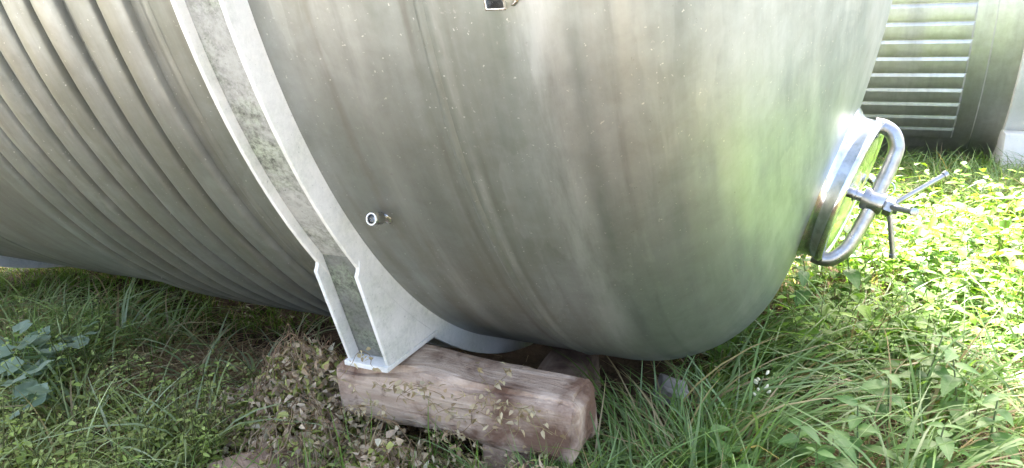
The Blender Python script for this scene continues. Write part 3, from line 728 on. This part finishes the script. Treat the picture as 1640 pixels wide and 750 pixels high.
tufts(55, (-1.35, -0.45), (-1.65, -1.12), 12, (0.13, 0.27), (0.004, 0.0075), (0.24, 0.32, 0.12), (0.42, 0.48, 0.24), None, (0.3, 1.1), 0.035)
tufts(26, (0.28, 0.56), (-1.22, -1.09), 14, (0.16, 0.30), (0.004, 0.007), GREEN_A, BLUE_B, None, (0.1, 0.8), 0.04, lean=(0.02, 0.35))
tufts(30, (-1.1, 0.5), (-1.75, -1.30), 8, (0.14, 0.28), (0.004, 0.007), GREEN_A, BLUE_B, None, (0.2, 0.9), 0.04)
# slim stalks in front of the beam
tufts(70, (-0.15, 0.58), (-1.40, -1.09), 5, (0.10, 0.30), (0.003, 0.005), GREEN_A, GREEN_B, None, (0.05, 0.6), 0.05, lean=(0.02, 0.3))
grass.build('grass', M_GRASS, label='long arching green grass around the tanks', cat='grass', kind='stuff')

# fallen straw, twigs and dead leaves on the soil
lit = Soup()
n = 3800; x = rng.normal(-0.80, 0.24, n); y = rng.normal(-0.86, 0.12, n); a = rng.uniform(0, 6.28, n)
P = np.stack([x, y, gz(x, y)+rng.uniform(0.004, 0.035, n)], -1); Q = P+np.stack([np.cos(a), np.sin(a), rng.normal(0, 0.2, n)], -1)*rng.uniform(0.03, 0.12, n)[:, None]
stems(lit, P, Q, rng.uniform(0.0007, 0.0018, n), vcol(n, (0.32, 0.19, 0.10), (0.60, 0.42, 0.26)))
n = 17000; x = rng.uniform(-2.6, 1.4, n); y = rng.uniform(-1.9, 0.5, n)
keep = rng.uniform(0, 1, n) < np.where((y > -0.62) & (x < 0.4), 0.06, 0.9); x, y = x[keep], y[keep]; n = len(x)
P = np.stack([x, y, gz(x, y)+rng.uniform(0.002, 0.025, n)], -1); a = rng.uniform(0, 6.28, n)
Q = P+np.stack([np.cos(a), np.sin(a), rng.normal(0, 0.15, n)], -1)*rng.uniform(0.03, 0.14, n)[:, None]
stems(lit, P, Q, rng.uniform(0.0006, 0.0016, n), vcol(n, (0.34, 0.23, 0.14), (0.68, 0.53, 0.35)))
n = 7500; x = rng.uniform(-2.4, 1.2, n); y = rng.uniform(-1.9, -0.62, n)
P = np.stack([x, y, gz(x, y)+rng.uniform(0.004, 0.03, n)], -1); D = rng.normal(0, 1, (n, 3)); D[:, 2] *= 0.25; Nn = rng.normal(0, 0.4, (n, 3)); Nn[:, 2] += 1
leaves(lit, P, D, Nn, rng.uniform(0.012, 0.035, n), rng.uniform(0.006, 0.018, n), vcol(n, (0.28, 0.18, 0.11), (0.55, 0.42, 0.27)), 0.4, 0.4)
lit.build('dead_litter', M_DRY, label='fallen brown straw and dead leaves on the soil', cat='litter', kind='stuff')

# heap of dead vines over the left end of the beam, thinning along its face
vine = Soup()
def mound(x, y):
    h = 0.27*np.exp(-(((x+0.29)/0.17)**2+((y+1.00)/0.15)**2)**1.3)
    h = np.maximum(h, 0.17*np.exp(-(((x+0.20)/0.16)**2+((y+1.13)/0.11)**2)))
    h = np.maximum(h, 0.12*np.exp(-(((x+0.46)/0.20)**2+((y+1.05)/0.18)**2)))
    h = np.maximum(h, 0.175*np.exp(-(((x-0.06)/0.36)**2+((y+1.165)/0.08)**2))*(0.75+0.35*np.sin(17*x+1)))
    h = np.maximum(h, 0.19*np.exp(-(((x-0.38)/0.13)**2+((y+1.15)/0.075)**2)))
    return h
def mound_pts(n, xr, yr, deep=0.5, thr=0.02):
    x = rng.uniform(*xr, n*3); y = rng.uniform(*yr, n*3); h = mound(x, y)
    ok = (h > thr) & (rng.uniform(0, 1, n*3) < np.clip(h/0.12, 0.1, 1)); x, y, h = x[ok][:n], y[ok][:n], h[ok][:n]
    return np.stack([x, y, gz(x, y)+h*(1-deep*rng.uniform(0, 1, len(x))**1.6)], -1)
# woody runners
for k in range(330):
    p = mound_pts(1, (-0.95, 0.5), (-1.55, -0.75), 0.35)
    if len(p) == 0: continue
    p = p[0]; a = rng.uniform(0, 6.28); pts = [p]
    for j in range(rng.integers(4, 9)):
        a += rng.normal(0, 0.7); q = pts[-1]+np.array([math.cos(a), math.sin(a), 0])*rng.uniform(0.02, 0.05)
        q[2] = gz(q[0], q[1])+mound(q[0], q[1])*rng.uniform(0.8, 1.15)+rng.uniform(0, 0.03); pts.append(q)
    pts = np.array(pts); nn_ = len(pts)-1
    stems(vine, pts[:-1], pts[1:], np.full(nn_, rng.uniform(0.0009, 0.002)), np.repeat(vcol(1, (0.22, 0.14, 0.09), (0.42, 0.32, 0.20)), nn_, 0))
def dry_leaves(P, lr, cols):
    n = len(P); D = rng.normal(0, 1, (n, 3)); D[:, 2] -= 0.3; Nn = rng.normal(0, 0.7, (n, 3)); Nn[:, 2] += 0.7; Nn[:, 1] -= 0.5
    leaves(vine, P, D, Nn, rng.uniform(*lr, n), rng.uniform(lr[0]*0.55, lr[1]*0.65, n), cols, rng.uniform(0.2, 0.7), 0.5)
P = mound_pts(8000, (-0.95, 0.5), (-1.55, -0.72), 0.6)
t = rng.uniform(0, 1, len(P)); cols = vcol(len(P), (0.32, 0.215, 0.14), (0.66, 0.54, 0.39))
gsel = t < 0.26; cols[gsel] = vcol(int(gsel.sum()), (0.26, 0.30, 0.08), (0.44, 0.44, 0.16)); ysel = t > 0.93; cols[ysel] = vcol(int(ysel.sum()), (0.45, 0.40, 0.26), (0.62, 0.56, 0.42))
dry_leaves(P, (0.011, 0.027), cols)
# sprigs hanging over and standing before the beam
for k in range(110):
    x0 = rng.uniform(-0.25, 0.45); y0 = -1.085+rng.normal(0, 0.02); z0 = gz(x0, y0)+rng.uniform(0.0, 0.12)
    if k >= 88: x0 = rng.uniform(-0.12, 0.42); y0 = -1.085; z0 = rng.uniform(0.20, 0.31)
    pts = [np.array([x0, y0-0.02, z0])]; a = rng.uniform(-1.0, 1.0)+math.pi/2*rng.choice([-1, 1]); ln = rng.integers(4, 8)
    for j in range(ln):
        a += rng.normal(0, 0.35); s = rng.uniform(0.018, 0.034)
        pts.append(pts[-1]+np.array([math.sin(a)*s, rng.normal(-0.002, 0.006), abs(math.cos(a))*s*0.9+0.008-0.006*j]))
    pts = np.array(pts); pts[:, 2] = np.minimum(pts[:, 2], 0.42); nn_ = len(pts)-1
    stems(vine, pts[:-1], pts[1:], np.full(nn_, 0.0009), np.repeat(vcol(1, (0.25, 0.17, 0.10), (0.40, 0.32, 0.18)), nn_, 0))
    Pq = np.repeat(pts[1:], 2, 0)+rng.normal(0, 0.005, (nn_*2, 3)); dry_leaves(Pq, (0.008, 0.018), vcol(len(Pq), (0.32, 0.23, 0.14), (0.58, 0.50, 0.34)))
vine.build('dead_vines', M_DRY, label='heap of dry brown vines with tiny leaves over the beam', cat='vines', kind='stuff')

# leafy ground cover: small weeds in the shade, broader ones in the sunny gap between the tanks
weeds = Soup()
def weed(n, xr, yr, hr, pairs, lr, wr, ca, cb, dens=None, stemcol=((0.12, 0.15, 0.05), (0.2, 0.2, 0.08))):
    x = rng.uniform(*xr, n); y = rng.uniform(*yr, n); ok = ~in_footprint(x, y)
    if dens is not None: ok &= rng.uniform(0, 1, n) < dens(x, y)
    x, y = x[ok], y[ok]; n = len(x)
    P = np.stack([x, y, gz(x, y)], -1); h = rng.uniform(*hr, n)
    tilt = rng.normal(0, 0.28, (n, 2)); T = P+np.stack([tilt[:, 0]*h, tilt[:, 1]*h, h], -1)
    stems(weeds, P, T, rng.uniform(0.0010, 0.0022, n), vcol(n, *stemcol))
    pc = vcol(n, ca, cb); ph = rng.uniform(0, 3.14, n)
    for k in range(pairs):
        f = (0.30+0.7*(k+0.5)/pairs)
        for s in (0, 1):
            a = ph+k*1.57+s*math.pi+rng.normal(0, 0.3, n)
            sz = (1.0-0.45*k/pairs)*rng.uniform(0.7, 1.2, n)
            D = np.stack([np.cos(a), np.sin(a), rng.normal(0.25, 0.3, n)], -1)
            Nn = np.stack([-0.3*np.cos(a), -0.3*np.sin(a), np.ones(n)], -1)+rng.normal(0, 0.25, (n, 3))
            leaves(weeds, P+(T-P)*f, D, Nn, rng.uniform(*lr, n)*sz, rng.uniform(*wr, n)*sz, pc*rng.uniform(0.8, 1.25, (n, 1)), 0.25, 0.3)
bare = lambda x, y: 1-0.92*np.exp(-(((x+0.80)/0.30)**2+((y+0.86)/0.16)**2))
patch = lambda x, y: np.where(under_tank(x, y), 0.0, np.clip(0.5+1.0*fbm(x, y, 3.0, 21), 0.05, 1))*bare(x, y)
weed(2200, (-2.4, -0.25), (-1.95, -0.80), (0.03, 0.16), 3, (0.012, 0.034), (0.008, 0.019), (0.27, 0.34, 0.08), (0.48, 0.52, 0.19), lambda x, y: patch(x, y)*0.75)
weed(500, (-1.5, -0.3), (-1.7, -0.95), (0.08, 0.20), 4, (0.014, 0.030), (0.008, 0.016), (0.30, 0.39, 0.10), (0.46, 0.53, 0.19), None)
weed(620, (-0.6, 0.55), (-1.65, -1.10), (0.05, 0.17), 3, (0.014, 0.030), (0.008, 0.017), (0.25, 0.33, 0.08), (0.42, 0.47, 0.17), None)
weed(260, (-0.60, -0.12), (-1.30, -0.85), (0.06, 0.20), 4, (0.010, 0.022), (0.008, 0.015), (0.24, 0.28, 0.08), (0.40, 0.40, 0.16), None)
weed(560, (0.75, 2.4), (-0.10, 2.0), (0.10, 0.32), 4, (0.040, 0.090), (0.022, 0.050), (0.10, 0.21, 0.018), (0.21, 0.34, 0.045), free)
weed(420, (0.50, 1.9), (-0.35, 0.6), (0.08, 0.24), 3, (0.025, 0.055), (0.014, 0.030), (0.09, 0.20, 0.025), (0.18, 0.30, 0.06), free)
weed(260, (0.85, 2.0), (-1.3, -0.1), (0.06, 0.22), 3, (0.022, 0.055), (0.012, 0.030), (0.10, 0.20, 0.045), (0.19, 0.29, 0.10), patch)
weeds.build('leafy_weeds', M_LEAF, label='low leafy green weeds growing thickly between the grass', cat='weeds', kind='stuff')

# single plants with leaves large enough to tell apart
def toothed_leaf(name, L, W, teeth=9, lobes=False):
    """leaf in its own frame: +X is the tip, surface up; two folded halves"""
    V = [(0, 0, 0)]; F = []; mid = []
    n = teeth*2
    up = []; dn = []
    for i in range(1, n):
        t = i/n
        w = W*0.5*(math.sin(math.pi*t**0.62)**0.85)*(1.0 if i % 2 else 0.86)
        tx = t+(0.018 if i % 2 else 0.0)
        z = -0.30*L*t*t
        mid.append(len(V)); V.append((t*L, 0, z)); up.append(len(V)); V.append((tx*L, w, z+0.22*w)); dn.append(len(V)); V.append((tx*L, -w, z+0.22*w))
    tip = len(V); V.append((L, 0, -0.30*L))
    F += [(0, mid[0], up[0]), (0, dn[0], mid[0])]
    for i in range(len(mid)-1):
        F.append((mid[i], mid[i+1], up[i+1], up[i])); F.append((dn[i], dn[i+1], mid[i+1], mid[i]))
    F += [(mid[-1], tip, up[-1]), (dn[-1], tip, mid[-1])]
    return mesh_from(name, V, F)
def round_leaf(name, R):
    """scalloped round leaf, stalk at the notch, slightly cupped"""
    n = 22; V = [(0, 0, 0)]; F = []
    for ring, fr in ((1, 0.5), (2, 1.0)):
        for i in range(n+1):
            a = -2.75+5.5*i/n
            rr = R*fr*(1+(0.07*math.cos(a*7) if ring == 2 else 0))
            V.append((0.35*R+rr*math.cos(a) if fr == 1.0 else 0.2*R+rr*math.cos(a), rr*math.sin(a), 0.10*R*fr*fr*(1+0.8*math.cos(a*3.5))))
    for i in range(n):
        F.append((0, 1+i, 2+i)); F.append((1+i, n+2+i, n+3+i, 2+i))
    return mesh_from(name, V, F)
NETTLE_LEAVES = [toothed_leaf('leaf', 0.075, 0.042, 9), toothed_leaf('leaf', 0.058, 0.033, 8), toothed_leaf('leaf', 0.092, 0.046, 10)]
for me in NETTLE_LEAVES: me.materials.append(M_NETTLE)
ROUND_LEAVES = [round_leaf('leaf', 0.026), round_leaf('leaf', 0.034)]
for me in ROUND_LEAVES: me.materials.append(M_BLUELEAF)
BRIGHT = toothed_leaf('leaf', 0.15, 0.042, 3); BRIGHT.materials.append(M_BRIGHTLEAF)
pr = random.Random(8)
def nettle(x, y, h, label, group, pairs=4, scale=1.0):
    z0 = float(gz(x, y)); tl = Vector((pr.uniform(-.2, .2), pr.uniform(-.2, .2), 1)).normalized()
    t = thing('nettle_plant', label, 'plant', (x, y, z0), group)
    pts = [Vector((0, 0, -0.01)), tl*h*0.5+Vector((pr.uniform(-.01, .01), 0, 0)), tl*h]
    st = obj('stem', mesh_from('stem', *tube(pts, [0.0028, 0.0024, 0.0016], 6)), M_STEM); st.parent = t
    a0 = pr.uniform(0, 3)
    for k in range(pairs):
        f = 0.42+0.58*(k+1)/pairs
        for s in (0, 1):
            a = a0+k*math.pi/2+s*math.pi+pr.uniform(-.3, .3); sc = scale*(1.1-0.13*k)*pr.uniform(0.85, 1.15)
            lf = obj('leaf', pr.choice(NETTLE_LEAVES)); lf.parent = t; lf.location = tl*h*f
            lf.rotation_euler = Euler((pr.uniform(-.3, .3), pr.uniform(-.25, .15)-0.1*k/pairs, a)); lf.scale = (sc, sc, sc)
    return t
for x, y, h in ((0.65, -0.87, 0.16), (0.79, -0.84, 0.18), (0.74, -0.95, 0.16), (0.65, -1.01, 0.14), (0.86, -0.84, 0.17), (0.57, -1.03, 0.13)):
    nettle(x, y, h, 'green nettle with saw-toothed leaves in the grass beside the timber beam end', 'nettles beside the beam end', 4)
for x, y, h in ((1.05, -0.36, 0.24), (0.99, -0.57, 0.22), (1.14, -0.51, 0.24), (1.18, -0.64, 0.24), (0.93, -0.74, 0.20), (1.06, -0.74, 0.20), (1.14, -0.81, 0.22), (1.01, -0.90, 0.18)):
    nettle(x, y, h, 'taller leafy nettle in shaded grass beyond the dished end', 'nettles beyond the dished end', 5)
for x, y, h in ((0.78, 0.25, 0.30), (0.90, 0.42, 0.34), (0.72, 0.55, 0.36), (1.05, 0.30, 0.30), (0.86, 0.70, 0.34), (1.25, 0.62, 0.30), (1.45, 0.45, 0.28)):
    nettle(x, y, h, 'leafy nettle at the sunny edge below the hatch', 'nettles below the hatch', 5, 1.1)
def clump(x, y, n, rad, label):
    z0 = float(gz(x, y)); t = thing('broadleaf_plant', label, 'plant', (x, y, z0), 'blue-green broadleaf plants by the left bank')
    for k in range(n):
        a = pr.uniform(0, 6.28); r = rad*math.sqrt(pr.uniform(0.02, 1)); hh = pr.uniform(0.08, 0.16)
        tp = Vector((math.cos(a)*r, math.sin(a)*r, hh))
        st = obj('stalk', mesh_from('stalk', *tube([Vector((0, 0, 0)), tp*0.55+Vector((0, 0, 0.01)), tp], 0.0013, 5)), M_STEM); st.parent = t
        lf = obj('leaf', pr.choice(ROUND_LEAVES)); lf.parent = t; lf.location = tp
        lf.rotation_euler = Euler((pr.uniform(-.45, .45), pr.uniform(-.45, .35), a+pr.uniform(-.5, .5))); s = pr.uniform(0.75, 1.25); lf.scale = (s, s, s)
for x, y, n in ((-1.13, -1.16, 15), (-1.26, -1.15, 13), (-1.12, -1.07, 10), (-1.04, -1.27, 12), (-0.95, -1.34, 9)):
    clump(x, y, n, 0.095, 'low plant with blue-green scalloped leaves on the weedy bank')
t = thing('dock_plant', 'bright yellow-green long-leaved plant standing behind the blue-green leaves', 'plant', (-1.33, -1.08, float(gz(-1.33, -1.08))))
for k in range(6):
    lf = obj('leaf', BRIGHT); lf.parent = t; a = k*1.05+0.4; lf.location = (0.004*math.cos(a), 0.004*math.sin(a), 0.01)
    lf.rotation_euler = Euler((pr.uniform(-.2, .2), R_(-58+pr.uniform(-14, 14)), a)); s = pr.uniform(0.9, 1.2); lf.scale = (s, s, s)
# pale flower spike among the grass
def flower(x, y, h, label, c):
    z0 = float(gz(x, y)); t = thing('wildflower', label, 'flower', (x, y, z0))
    st = obj('stem', mesh_from('stem', *tube([Vector((0, 0, 0)), Vector((0.01, 0, h*0.6)), Vector((0.03, 0.0, h))], 0.0014, 6)), M_STEM); st.parent = t
    for k in range(9):
        a = pr.uniform(0, 6.28); o = Vector((0.03+0.010*math.cos(a), 0.010*math.sin(a), h-0.006*k+pr.uniform(-.003, .003)))
        n = Vector((math.cos(a), math.sin(a), 0.5)).normalized()
        V, F = lathe([(0.0012, 0), (0.0035, 0.004), (0.0045, 0.008), (0.0025, 0.011), (0.0002, 0.011)], 7, o, n, Vector((0, 0, 1)))
        f = obj('blossom', mesh_from('blossom', V, F), c); f.parent = t
def petal(name, c0):
    m, nt, N, L, out = mat(name); B = NB(nt); tc = B.n('ShaderNodeTexCoord').outputs['Object']
    p = B.n('ShaderNodeBsdfPrincipled', ins={'Base Color': B.mix(B.noise(tc, 120), c0, rgb(c0[0]*0.7, c0[1]*0.7, c0[2]*0.5)), 'Roughness': 0.7}); L.new(p.outputs[0], out.inputs[0]); return m
M_PETAL = petal('cream_petal', rgb(0.75, 0.72, 0.55)); M_YEL = petal('yellow_petal', rgb(0.75, 0.66, 0.06))
flower(0.68, -0.62, 0.20, 'small cream flower spike in grass below the dished end', M_PETAL)
